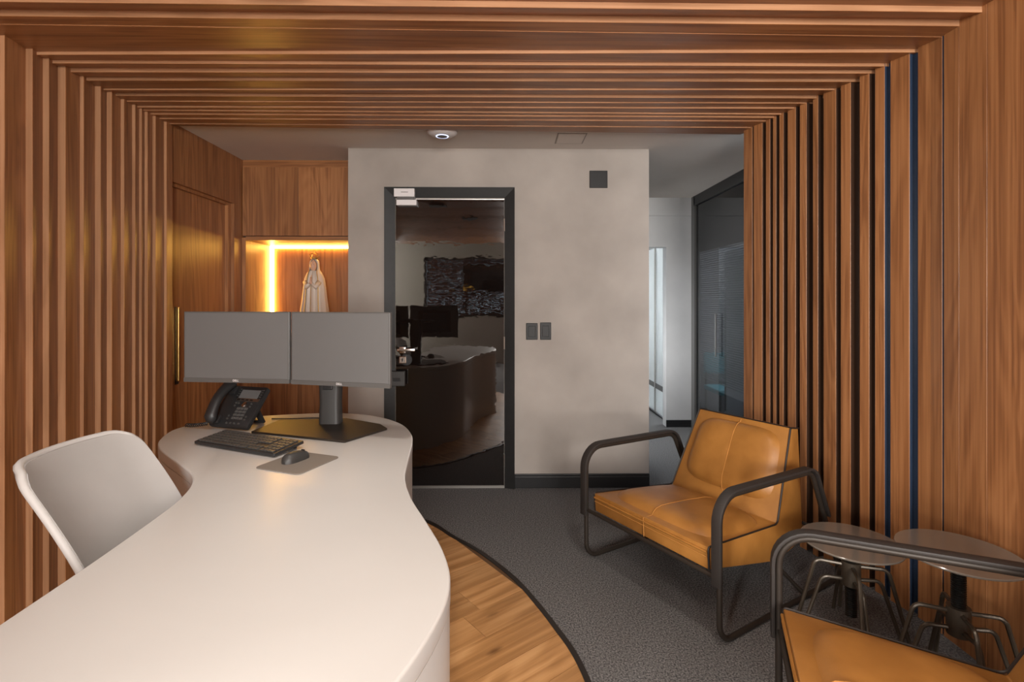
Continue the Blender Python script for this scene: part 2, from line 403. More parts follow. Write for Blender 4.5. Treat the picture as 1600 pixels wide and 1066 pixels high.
# slatted ceiling: each slat from measured left / right pixels of its near edge
ceil_lines = [((0, 3), (1534, 19.5)), ((0, 25), (1501, 41)), ((0, 38), (1468, 58)), ((60, 86), (1424, 82)), ((85, 99), (1382, 104)), ((110, 113), (1360, 115)),
              ((138, 126), (1330, 128)), ((164, 141), (1307, 141)), ((181, 150), (1279, 154)), ((200, 159), (1261, 162)), ((217, 168), (1243, 170)),
              ((227, 173), (1225, 179)), ((236, 179), (1213, 184)), ((248, 186), (1203, 190)), ((265, 194), (1175, 200))]
ceil_step = [.0225, .026, .002, .014, .0145, .020, .0155, .008, .016, .006, .009, .007, .009, .007, .006]
cl = struct(MB().box((-2.3, -2.1, 2.47), (2.3, 3.10, 2.56)).build('ceiling', 'wood_back'), 'walnut slatted ceiling of the wooden arch')
lines = []
for (a, b) in ceil_lines:
    A, B = at_z(*a, ZU), at_z(*b, ZU); k = (B.y - A.y) / (B.x - A.x)
    lines.append((A.y + (WL_X - A.x) * k, A.y + (1.80 - A.x) * k))
back = []
y0 = 1.52
while y0 > -2.1: back.append((y0, y0)); y0 -= random.choice((.12, .15, .17, .2))
allc = back[::-1] + lines; steps = [.020] * len(back) + ceil_step
for i, (a, b) in enumerate(allc):
    if i + 1 < len(allc): a1, b1, p1 = allc[i + 1][0] + .002, allc[i + 1][1] + .002, steps[i + 1]
    else: a1, b1, p1 = 3.14, 3.26, .004
    xl, xr0, xr1 = WL_X - .05, wr_x(b) + .04, wr_x(b1) + .04
    vs_ = [(xl, a, ZU), (xr0, b, ZU), (xr1, b1, ZU + p1), (xl, a1, ZU + p1), (xl, a, 2.475), (xr0, b, 2.475), (xr1, b1, 2.475), (xl, a1, 2.475)]
    lit_edge(MB().add(vs_, [(0, 3, 2, 1), (4, 5, 6, 7), (0, 1, 5, 4), (1, 2, 6, 5), (2, 3, 7, 6), (3, 0, 4, 7)]).build('slat', ['wood_h', 'lit_edge_h'], cl, bevel=0.0012, bseg=1))

# right wall: curved lining, slats set proud of it, flat panels near the camera
def wr_hit(px):
    d = ray(px, 470); lo, hi = 1.2, 4.0
    for _ in range(50):
        m_ = (lo + hi) / 2
        if d.x / d.y * m_ < wr_x(m_): lo = m_
        else: hi = m_
    return lo
right_px = [(1472, 1434), (1421, 1391), (1382, 1367), (1358, 1343), (1329, 1313.5), (1306, 1286.5), (1278, 1270), (1260, 1249.5), (1243, 1230.5),
            (1224, 1217.5), (1212.5, 1207.5), (1203, 1196.5), (1191, 1177.5), (1175.5, 1162)]
def curve_strip(y0, y1, off0, off1, n):
    pts = [y0 + (y1 - y0) * k / n for k in range(n + 1)]
    inn, out = [], []
    for y in pts:
        dx = (wr_x(y + .01) - wr_x(y - .01)) / .02; nx, ny = 1.0, -dx
        l = math.hypot(nx, ny); nx /= l; ny /= l
        inn.append((wr_x(y) + nx * off0, y + ny * off0)); out.append((wr_x(y) + nx * off1, y + ny * off1))
    return inn + out[::-1]
wr = struct(MB().prism(curve_strip(-2.1, 3.15, .045, .12, 60), 0, 2.6).build('wall_right', 'gap_dark'), 'walnut panelled wall curving behind the tan armchair')
MB().prism(curve_strip(1.95, 2.36, .022, .046, 6), 0, 2.47).build('gap_lining', 'gap_blue', wr)
for a, b in right_px:
    ya, yb = wr_hit(a), wr_hit(b)
    q = MB().prism(curve_strip(ya, yb, 0, .05, 2), 0, 2.47).build('slat', ['wood_v', 'gap_blue' if 1300 < a and a > 1380 else 'gap_dark'], wr, bevel=0.0015, bseg=1)
    for p_ in q.data.polygons:
        if p_.normal.y < -.9: p_.material_index = 1
pe = [2.035, 1.955, 1.84, 1.42, .95, .45, -.1, -.7, -1.4, -2.1]
pe[0] = wr_hit(1474.5)
for a, b in zip(pe[:-1], pe[1:]):
    MB().prism(curve_strip(b + .0015, a, 0, .05, 2), 0, 2.47).build('panel', 'wood_v', wr, bevel=0.001, bseg=1)

# plain room behind the arch (it shows only in the glossy door)
BY = -3.4
wb = MB()
def wall_with(mb, x0, x1, z0, z1): mb.box((x0, BY - .2, z0), (x1, BY, z1))
for x0, x1, z0, z1 in ((-4.2, -3.95, 0, 2.7), (-2.40, -1.7, 0, 2.7), (.05, .10, 0, 2.7), (1.45, 3.2, 0, 2.7), (-3.95, -2.40, 0, .85), (-3.95, -2.40, 2.45, 2.7),
                       (-1.7, .05, 0, 1.0), (-1.7, .05, 2.25, 2.7), (.10, 1.45, 0, .85), (.10, 1.45, 2.45, 2.7)): wall_with(wb, x0, x1, z0, z1)
wb.box((-4.4, BY - .2, 0), (-4.2, -2.1, 2.7)).box((3.2, BY - .2, 0), (3.4, -2.1, 2.7))
wb.box((-4.2, -2.2, 0), (WL_X - .06, -2.1, 2.7)).box((1.80, -2.2, 0), (3.2, -2.1, 2.7)).box((-2.3, -2.2, 2.475), (2.3, -2.1, 2.7))
struct(wb.build('wall_back', 'white_paint'), 'pale wall of the room behind the arch')
struct(box('ceiling_rear', (-4.4, BY - .2, 2.7), (3.4, -2.1, 2.8), 'white_paint'))
def window(n, x0, x1, z0, z1, label):
    f = .05
    mb = MB().box((x0, BY - .16, z0), (x0 + f, BY - .02, z1)).box((x1 - f, BY - .16, z0), (x1, BY - .02, z1)).box((x0, BY - .16, z0), (x1, BY - .02, z0 + f)).box((x0, BY - .16, z1 - f), (x1, BY - .02, z1))
    mb.box(((x0 + x1) / 2 - .025, BY - .15, z0), ((x0 + x1) / 2 + .025, BY - .06, z1))
    o = struct(mb.build('window_%d' % n, 'black'), label)
    box('pane', (x0 + f, BY - .12, z0 + f), (x1 - f, BY - .115, z1 - f), 'glass_clear', o)
    return o
win = window(1, -1.7, .05, 1.0, 2.25, 'window with dark wooden blinds mirrored in the glossy door')
window(2, -3.95, -2.40, .85, 2.45, 'added window for a fill light, outside the picture'); window(3, .10, 1.45, .85, 2.45, 'added window for a fill light, outside the picture')  # both windows invented to house the fill lights
sl = None
for k in range(20):
    mt = Matrix.Translation((-.825, BY - .045, 1.07 + k * .060)) @ Matrix.Rotation(math.radians(58), 4, 'X')
    if sl is None:
        sl = MB().obox(Matrix(), (1.64, .064, .003)).build('blind_slat', 'wood_blind', win); sl.matrix_basis = mt
    else:
        c = sl.copy(); COL.objects.link(c); c.matrix_basis = mt
tv = tag(empty('television', (-.38, BY, 1.55)), 'black television mirrored in the glossy door above the blinds', 'television')
for n_, a_, b_, m_ in (('housing', (-.5, .03, 0), (.42, .08, .55), 'plastic'), ('screen', (-.49, .08, .012), (.41, .083, .54), 'door_gloss'), ('bracket', (-.1, .0, .2), (.02, .03, .35), 'black')):
    box(n_, a_, b_, m_, tv, bevel=.003)

# concrete wall block with the black door
CX0, CX1 = at_y(544, 400, WALL_Y).x, at_y(1014, 400, WALL_Y).x
wc = struct(MB().box((CX0, WALL_Y, 0), (CX1, 3.95, ZC)).box((CX1 - .15, 3.95, 0), (CX1, 4.35, ZC)).build('wall_centre', 'concrete'), 'beige burnt cement wall around the black door')
D0, D1 = at_y(602, 400, WALL_Y).x, at_y(804, 400, WALL_Y).x
DT = at_y(700, 294, WALL_Y).z
struct(MB().box((D1, WALL_Y - .016, 0), (CX1, WALL_Y, .10)).box((D1, WALL_Y - .020, .078), (CX1 + .004, WALL_Y, .083)).build('baseboard_centre', 'black', bevel=.003), 'black baseboard right of the glossy door')
if D0 - CX0 > .05:
    struct(MB().box((CX0, WALL_Y - .016, 0), (D0, WALL_Y, .10)).build('baseboard_centre_left', 'black', bevel=.003))
door = struct(empty('door_1', ((D0 + D1) / 2, WALL_Y, 0)), 'glossy black door with black frame in cement wall')
def ch(o, parent):
    o.parent = parent; o.matrix_parent_inverse = Matrix.Translation(-Vector(parent.location)); return o
fwid = .072
fr = MB()
for a, b in (((D0, DT), (D1, DT)),):
    pass
yo, yi = WALL_Y - .035, WALL_Y - .012       # casing slopes toward the leaf
def casing(o0, o1, i1, i0):
    vs = [(o0[0], WALL_Y + .001, o0[1]), (o1[0], WALL_Y + .001, o1[1]), (i1[0], WALL_Y + .001, i1[1]), (i0[0], WALL_Y + .001, i0[1]),
          (o0[0], yo, o0[1]), (o1[0], yo, o1[1]), (i1[0], yi, i1[1]), (i0[0], yi, i0[1])]
    return MB().add(vs, [(0, 1, 2, 3), (4, 7, 6, 5), (0, 4, 5, 1), (1, 5, 6, 2), (2, 6, 7, 3), (3, 7, 4, 0)])
L0, L1, LT = D0 + fwid, D1 - fwid, DT - fwid
ch(casing((D0, DT), (D1, DT), (L1, LT), (L0, LT)).build('frame_head', 'frame_black'), door)
ch(casing((D0, 0), (D0, DT), (L0, LT), (L0, 0)).build('frame_jamb', 'frame_black'), door)
ch(casing((D1, DT), (D1, 0), (L1, 0), (L1, LT)).build('frame_jamb', 'frame_black'), door)
# leaf as a finely waved lacquer sheet so that reflections ripple as in the photograph
lf = MB(); lf.box((L0 + .003, WALL_Y - .004, .018), (L1 - .003, WALL_Y + .0005, LT - .012))
leaf = ch(lf.build('leaf', 'door_gloss'), door)
nt = M['door_gloss'].node_tree
tcn = nt.nodes.new('ShaderNodeTexCoord'); mpn = nt.nodes.new('ShaderNodeMapping'); mpn.inputs['Scale'].default_value = (9, 1, 16)
nn = nt.nodes.new('ShaderNodeTexNoise'); nn.inputs['Scale'].default_value = 1.0; nn.inputs['Detail'].default_value = 2
bpn = nt.nodes.new('ShaderNodeBump'); bpn.inputs['Strength'].default_value = 0.028; bpn.inputs['Distance'].default_value = 0.012
nt.links.new(tcn.outputs['Object'], mpn.inputs[0]); nt.links.new(mpn.outputs[0], nn.inputs['Vector']); nt.links.new(nn.outputs[0], bpn.inputs['Height'])
nt.links.new(bpn.outputs[0], nt.nodes['Principled BSDF'].inputs['Normal'])
ch(box('threshold', (L0, WALL_Y - .008, .0), (L1, WALL_Y, .016), 'steel'), door)
ch(box('top_strip', (L0 + .14, WALL_Y - .007, LT - .012), (L1, WALL_Y, LT - .006), 'steel'), door)
for pz in (352, 536, 719):
    z = at_y(790, pz, WALL_Y).z
    ch(MB().tube([(L1 - .002, WALL_Y - .010, z - .045), (L1 - .002, WALL_Y - .010, z + .045)], .006, 8).build('hinge', 'steel', smooth=True), door)
hp = at_y(634, 546, WALL_Y)
hd = ch(MB().lathe([(.001, 0), (.024, 0), (.026, .004), (.024, .010), (.001, .010)], seg=24).build('handle_rose', 'black', smooth=True), door)
hd.matrix_basis = Matrix.Identity(4); hd.data.transform(Matrix.Translation((hp.x - .012, WALL_Y - .004, hp.z)) @ Matrix.Rotation(math.radians(90), 4, 'X'))
lv = MB().tube([(hp.x - .012, WALL_Y - .012, hp.z), (hp.x - .012, WALL_Y - .05, hp.z)], .009, 10)
lv.box((hp.x - .05, WALL_Y - .060, hp.z - .010), (hp.x + .075, WALL_Y - .045, hp.z + .010))
lv.box((hp.x - .034, WALL_Y - .058, hp.z - .022), (hp.x + .01, WALL_Y - .047, hp.z + .022))
ch(lv.build('lever_handle', 'chrome', bevel=.003, smooth=True), door)
lk = at_y(630, 562, WALL_Y)
ch(MB().lathe([(.001, 0), (.040, 0), (.042, .004), (.040, .010), (.001, .010)], seg=28).build('lock_reflection', 'black', smooth=True), door).data.transform(Matrix.Translation((lk.x + .025, WALL_Y - .004, lk.z)) @ Matrix.Rotation(math.radians(90), 4, 'X'))  # dark disc painted in for the lock's reflection in the glossy leaf
ch(box('lock_cylinder', (lk.x - .026, WALL_Y - .028, lk.z - .026), (lk.x + .026, WALL_Y - .008, lk.z + .026), 'chrome', bevel=.006), door)
ch(box('key_slot', (lk.x - .004, WALL_Y - .030, lk.z - .012), (lk.x + .004, WALL_Y - .027, lk.z + .012), 'black'), door)
# magnetic lock at the top corner, and a lock box low on the leaf
ml0, ml1 = at_y(616, 295, WALL_Y - .05), at_y(648, 308, WALL_Y - .05)
mag = tag(empty('magnetic_door_lock', (ml0.x, WALL_Y, ml1.z)), 'white magnetic lock on top left corner of black door frame', 'door lock')
ch(MB().box((ml0.x, WALL_Y - .065, ml1.z), (ml1.x, WALL_Y - .0345, ml0.z)).build('housing', 'white_plastic', bevel=.003), mag)
ch(MB().box((ml0.x + .022, WALL_Y - .066, ml1.z - .018), (ml1.x, WALL_Y - .0075, ml1.z - .001)).build('wedge', 'bezel'), mag)
ch(MB().box((ml0.x + .014, WALL_Y - .052, ml1.z - .057), (ml1.x + .012, WALL_Y - .0045, ml1.z - .018)).build('armature', 'white_plastic', bevel=.003), mag)
ch(box('printed_mark', (ml0.x + .05, WALL_Y - .0658, ml0.z - .028), (ml0.x + .10, WALL_Y - .065, ml0.z - .024), 'bezel'), mag)
lb0, lb1 = at_y(606, 580, WALL_Y - .05), at_y(633, 603, WALL_Y - .05)
lbx = tag(empty('door_lock_box', (lb0.x, WALL_Y, lb1.z)), 'small dark grey lock box on black door beside right monitor', 'lock box')
ch(box('case', (lb0.x, WALL_Y - .07, lb1.z), (lb1.x, WALL_Y - .0355, lb0.z), 'plastic_grey', bevel=.004), lbx)
ch(box('slot', (lb0.x + .04, WALL_Y - .0715, lb1.z + .035), (lb1.x - .03, WALL_Y - .069, lb1.z + .06), 'black'), lbx)

# plaster ceiling beyond the arch
struct(MB().box((-2.3, 3.09, ZC), (4.2, 9.0, 2.56)).build('ceiling_plaster', 'ceil'), 'beige plaster ceiling beyond the slatted arch')
hc0, hc1 = at_z(875, 208, ZC), at_z(868, 224, ZC)
hx0, hx1 = at_z(869, 216, ZC).x, at_z(914, 216, ZC).x
hat = tag(empty('ceiling_access_hatch', (hx0, hc1.y, ZC)), 'square access hatch outlined in ceiling near the slats', 'hatch')
hb = MB(); t_ = .006
for a, b in (((hx0, hc0.y), (hx1, hc0.y + t_)), ((hx0, hc1.y - t_), (hx1, hc1.y)), ((hx0, hc0.y), (hx0 + t_, hc1.y)), ((hx1 - t_, hc0.y), (hx1, hc1.y))):
    hb.box((a[0], a[1], ZC - .002), (b[0], b[1], ZC - .0002))
ch(hb.build('frame', 'hatch_line'), hat)
ch(box('panel', (hx0 + t_ * 1.6, hc0.y + t_ * 1.6, ZC - .004), (hx1 - t_ * 1.6, hc1.y - t_ * 1.6, ZC - .0002), 'ceil'), hat)

# ------------------------------------------------------------------ left cabinetry beyond the arch
CAB_Y, CAB_X = 3.98, -2.035
wl2 = struct(MB().box((CAB_X - .1, LEND, 2.07), (CAB_X - .001, CAB_Y + .5, ZC)).box((CAB_X - .1, 3.87, 0), (CAB_X - .001, CAB_Y + .5, 2.07)).build('wall_left_far', 'wood_v'), 'walnut panel wall above the wooden door')
d2 = struct(empty('door_2', (CAB_X, LEND, 0)), 'walnut flush door in left wall behind the monitors')
ch(box('leaf', (CAB_X - .09, LEND - .02, .005), (CAB_X - .05, 3.83, 2.05), 'wood_v'), d2)
ch(MB().box((CAB_X - .1, 3.83, 0), (CAB_X - .025, 3.87, 2.07)).box((CAB_X - .1, LEND, 2.05), (CAB_X - .025, 3.83, 2.07)).build('door_frame', 'wood_v'), d2)
ha, hb_ = 1.30, .81
hY = 3.268
ch(box('pull_recess', (CAB_X - .053, hY - .012, hb_), (CAB_X - .046, hY + .018, ha), 'black'), d2)
ch(box('pull_handle', (CAB_X - .05, hY - .006, hb_ + .02), (CAB_X - .030, hY + .006, ha), 'brass', bevel=.003), d2)

NZ0, NZ1, NB = 1.09, 1.808, 4.41
NX0 = at_y(384, 400, CAB_Y).x
cab = tag(empty('niche_cabinet', (-1.6, CAB_Y, 0)), 'walnut built-in cabinet with glowing niche behind the monitors', 'cabinet')
def cb(name, a, b, m, **k): return ch(box(name, a, b, m, **k), cab)
CR = CX0 + .10
cb('side_panel', (CAB_X, CAB_Y, 0), (NX0, NB, NZ1 + .02), 'wood_v')
cb('niche_back', (NX0, NB, NZ0 - .03), (CR, NB + .03, NZ1 + .03), 'wood_v')
cb('niche_top', (NX0, CAB_Y, NZ1), (CR, NB, NZ1 + .028), 'wood_h')
cb('niche_floor', (NX0, CAB_Y, NZ0 - .03), (CR, NB, NZ0), 'wood_h')
cb('niche_side', (CR, CAB_Y, NZ0 - .03), (CR + .03, NB + .03, NZ1), 'wood_v')
cb('top_filler', (CAB_X, CAB_Y + .012, 2.375), (CR, CAB_Y + .04, ZC), 'wood_h')
xs = at_y(466, 300, CAB_Y).x
cb('upper_body', (CAB_X, CAB_Y + .022, NZ1 + .028), (CR, NB, 2.375), 'wood_back')
cb('upper_door', (CAB_X + .004, CAB_Y, NZ1 + .034), (xs - .0015, CAB_Y + .022, 2.372), 'wood_v', bevel=.001)
cb('upper_door', (xs + .0015, CAB_Y, NZ1 + .034), (CR, CAB_Y + .022, 2.372), 'wood_v', bevel=.001)
cb('lower_body', (CAB_X, CAB_Y + .022, 0), (CR, NB, NZ0 - .03), 'wood_back')
cb('lower_door', (NX0, CAB_Y, .05), (xs - .0015, CAB_Y + .022, NZ0 - .034), 'wood_v', bevel=.001)
cb('lower_door', (xs + .0015, CAB_Y, .05), (CR, CAB_Y + .022, NZ0 - .034), 'wood_v', bevel=.001)
vled = cb('light_strip', (NX0 + .002, NB - .026, NZ0), (NX0 + .026, NB - .002, NZ1), 'led')
hled = cb('light_strip', (NX0 + .026, NB - .020, NZ1 - .020), (CR, NB - .002, NZ1 - .002), 'led')
vled['label'] = 'warm vertical light strip'; hled['label'] = 'warm horizontal light strip'

# ------------------------------------------------------------------ hall on the right
HY = 5.41
HX0, HX1 = at_y(1041, 500, HY).x, at_y(1094, 500, HY).x
wh = struct(MB().box((HX0, HY, 0), (HX1, HY + .12, 2.24)).box((CX1 - .2, HY, 1.91), (HX0, HY + .12, 2.24)).box((CX1 - .2, HY - .02, 2.24), (HX1, HY + .12, ZC)).build('wall_hall', 'hall_concrete'), 'pale grey cement wall at the end of the hallway')
struct(MB().box((HX0 - .003, HY - .014, 0), (HX1, HY, .075)).box((HX0 - .004, HY - .018, .055), (HX1, HY, .06)).build('baseboard_hall', 'black', bevel=.002))
struct(MB().box((CX1 - .3, 8.0, 0), (4.2, 8.1, ZC)).box((4.1, 3.2, 0), (4.2, 8.0, ZC)).box((CX1 - .3, 4.35, 0), (CX1 - .2, 8.0, ZC)).build('wall_far', 'hall_concrete'))
# frosted office front behind the opening
og = tag(empty('office_glass_front', (1.80, 5.56, 0)), 'frosted glass office front beyond the hallway opening', 'glass partition')
ch(MB().box((1.79, 5.56, .02), (1.80, 6.08, 1.97)).build('pane', 'frost'), og)
ch(MB().box((1.79, 6.11, .02), (1.80, 7.4, 1.97)).build('pane', 'frost'), og)
ch(MB().box((1.78, 6.08, 0), (1.81, 6.11, 1.97)).build('mullion', 'steel'), og)
ch(MB().box((1.77, 5.56, 0), (1.82, 7.4, .02)).build('bottom_rail', 'black'), og)
ch(MB().box((1.77, 5.56, 1.97), (1.82, 7.4, 2.43)).build('top_rail', 'hall_concrete'), og)
ch(MB().box((1.785, 5.56, .30), (1.805, 7.4, .36)).build('middle_rail', 'bezel'), og)
bl = None
for k in range(36):
    z = .42 + k * .043
    if bl is None:
        bl = MB().obox(Matrix(), (.03, 1.84, .003)).build('blind_slat', 'blind_white'); bl.parent = og; bl.matrix_basis = Matrix.Translation((.07, .92, z)) @ Matrix.Rotation(math.radians(42), 4, 'Y')
    else:
        c = bl.copy(); COL.objects.link(c); c.matrix_basis = Matrix.Translation((.07, .92, z)) @ Matrix.Rotation(math.radians(42), 4, 'Y')

# glazed meeting room beside the hall
GX = 1.985
gp = tag(empty('glazed_partition', (GX, 4.0, 0)), 'dark glazed partition with fine blinds beside the wooden slats', 'glass partition')
GY0, GY1 = 3.3, 5.33
ch(MB().box((GX, GY0, .04), (GX + .008, GY1 - .03, 2.33)).build('pane', 'glass_dark'), gp)
ch(MB().box((GX - .02, GY0, 2.33), (GX + .04, GY1, ZC)).build('head_rail', 'black', bevel=.003), gp)
ch(MB().box((GX - .02, GY0, 0), (GX + .04, GY1, .04)).build('bottom_rail', 'black'), gp)
ch(MB().box((GX + .03, GY0, 1.84), (GX + .05, GY1 - .03, 2.33)).build('added_dark_sheet', 'black'), gp)  # dark sheet added so the upper glass stays dark
ch(MB().box((GX - .02, GY1 - .03, 0), (GX + .04, GY1 + .06, ZC)).build('mullion', 'bezel'), gp)
ch(MB().box((GX + .10, 4.41, .04), (GX + .14, 4.84, 1.80)).build('inner_door', 'blind_white', bevel=.003), gp)
ch(MB().box((GX + .09, 4.80, .3), (GX + .10, 4.815, 1.74)).build('door_seal', 'black'), gp)
ch(MB().tube([(GX - .03, 4.74, .82), (GX - .03, 4.74, 1.22)], .007, 8).build('pull_handle', 'bezel', smooth=True), gp)
bm_ = None
for k in range(64):
    z = .55 + k * .021
    mt = Matrix.Translation((.05, .32, z)) @ Matrix.Rotation(math.radians(38), 4, 'Y')
    if bm_ is None:
        bm_ = MB().obox(Matrix(), (.018, 2.0, .0015)).build('blind_slat', 'blind'); bm_.parent = gp; bm_.matrix_basis = mt
    else:
        c = bm_.copy(); COL.objects.link(c); c.matrix_basis = mt
struct(box('wall_office', (2.9, 3.2, 0), (3.0, 5.47, ZC), 'grey_panel'))
struct(box('wall_office_far', (HX1 + .01, 5.40, 0), (2.9, 5.47, ZC), 'grey_panel'))
# teal chair in the glazed room
tcx = tag(empty('teal_chair', (2.27, 5.12, 0)), 'teal backed chair behind the dark glazed partition', 'chair')
def tc_(mb, n, m, **k): o = mb.build(n, m, **k); o.parent = tcx; return o
tc_(MB().box((-.20, -.20, .42), (.20, .20, .47)), 'seat', 'teal', bevel=.015)
tc_(MB().box((-.20, .17, .58), (.20, .21, .80)), 'backrest', 'teal', bevel=.015)
for sx in (-1, 1):
    for sy in (-1, 1):
        top = .60 if sy > 0 else .42
        tc_(MB().tube([(sx * .18, sy * .18, 0), (sx * .18, sy * .18, top + .02)], .011, 8), 'leg', 'black')

# ------------------------------------------------------------------ desk
DZ = 0.74
outline = [(-.17, .81), (-.125, .97), (-.118, 1.10), (-.15, 1.235), (-.212, 1.39), (-.285, 1.56), (-.34, 1.74), (-.362, 1.90), (-.378, 2.04), (-.395, 2.18), (-.426, 2.32),
           (-.50, 2.49), (-.626, 2.635), (-.784, 2.727), (-.994, 2.748), (-1.30, 2.675), (-1.47, 2.575), (-1.545, 2.42), (-1.50, 2.245), (-1.432, 2.13),
           (-1.336, 2.025), (-1.212, 1.91), (-1.10, 1.80), (-1.038, 1.71), (-1.00, 1.61), (-.975, 1.49), (-.95, 1.206), (-.938, .95), (-.93, .80), (-.90, .66), (-.80, .57), (-.6, .54), (-.38, .58), (-.24, .68)]
osm = [(p.x, p.y) for p in catmull([(a, b, 0) for a, b in outline], 5)]
desk = tag(empty('reception_desk', (-.8, 1.7, 0)), 'white curved solid-surface reception desk with waisted top', 'desk')
ch(MB().prism(osm, DZ - .045, DZ).build('desktop', 'white', smooth=30, bevel=.006, bseg=3, angle=60), desk)
def inset(poly, d):
    n = len(poly); out = []
    for i in range(n):
        a, b = Vector(poly[i - 1]), Vector(poly[(i + 1) % n]); t = (b - a).normalized()
        out.append((poly[i][0] - t.y * d, poly[i][1] + t.x * d))
    return out
o1, o2 = inset(osm, .0015), inset(osm, .035)
i0 = 26 * 5                                   # the sitting side stays open
idx = [i % len(osm) for i in range(28 * 5 + 15, len(osm) + 24 * 5 + 1)]
body = [o1[i] for i in idx] + [o2[i] for i in reversed(idx)]
ch(MB().prism(body, 0.006, DZ - .045).build('desk_body', 'white', smooth=30), desk)

# ------------------------------------------------------------------ monitors on their stand
SB = [(-.677, 2.165), (-.548, 2.38), (-.60, 2.46), (-.80, 2.585), (-1.12, 2.55), (-1.15, 2.33)]
stand = tag(empty('monitor_stand', (-.84, 2.42, DZ)), 'grey dual monitor stand with wide flat base on the desk', 'monitor stand')
ch(MB().prism(SB, DZ + .0005, DZ + .010).build('base_plate', 'metal_dark', bevel=.002), stand)
pc = Vector((-.845, 2.49))
cl_ = []
for z, wx, wy in ((DZ + .010, .052, .036), (.85, .049, .033), (.93, .052, .034), (.99, .058, .036), (1.16, .05, .03)):
    cl_.append([(pc.x + p[0], pc.y + p[1], z) for p in rrect(wx * 2, wy * 2, .022, 4)])
col = MB().grid(cl_, closed=True); n_ = len(cl_[0])
col.add(cl_[-1], [tuple(range(n_))])
ch(col.build('column', 'plastic_grey', smooth=True), stand)
ch(MB().box((pc.x - .028, pc.y - .042, .915), (pc.x + .020, pc.y - .026, .955)).build('cable_opening', 'black', bevel=.004), stand)
ch(MB().tube([(-1.22, 2.37, 1.14), (-.90, 2.40, 1.14), (pc.x, 2.46, 1.14), (-.70, 2.30, 1.14)], .016, 10).build('cross_arm', 'plastic_grey', smooth=True), stand)

def monitor(A, B, z0, z1, label, mat_s):
    A, B = Vector((*A, 0)), Vector((*B, 0)); d = (B - A); wd = d.length; h = z1 - z0
    mid = (A + B) / 2 + Vector((0, 0, z0))
    rz = math.atan2(d.y, d.x)
    o = tag(empty('monitor', mid, rz), label, 'monitor', 'monitors on the dual stand')
    def b(mb, n, m, **k): q = mb.build(n, m, **k); q.parent = o; return q
    b(MB().box((-wd / 2, 0, 0), (wd / 2, .018, h)), 'housing', 'bezel', bevel=.003)
    b(MB().add([(-wd * .34, .018, h * .15), (wd * .34, .018, h * .15), (wd * .34, .018, h * .85), (-wd * .34, .018, h * .85),
                (-wd * .25, .045, h * .25), (wd * .25, .045, h * .25), (wd * .25, .045, h * .75), (-wd * .25, .045, h * .75)],
               [(4, 5, 6, 7), (0, 1, 5, 4), (1, 2, 6, 5), (2, 3, 7, 6), (3, 0, 4, 7), (0, 3, 2, 1)]), 'back_cover', 'plastic_grey')
    b(MB().box((-wd / 2 + .006, -.0012, .020), (wd / 2 - .006, .001, h - .006)), 'screen', mat_s)
    chin = b(MB().box((-wd / 2, -.0015, .0), (wd / 2, .001, .0185)), 'chin', 'bezel')
    text_mesh('logo', 'DELL', .013, 'white_plastic', chin, basis((0, -.0022, .0095), (1, 0, 0), (0, 0, 1)))
    return o
monitor((-1.455, 2.335), (-.955, 2.275), .973, 1.291, 'left monitor of the pair, above the desk phone', 'screen')
monitor((-.943, 2.265), (-.482, 2.145), .973, 1.291, 'right monitor of the pair, beside the black door', 'screen')

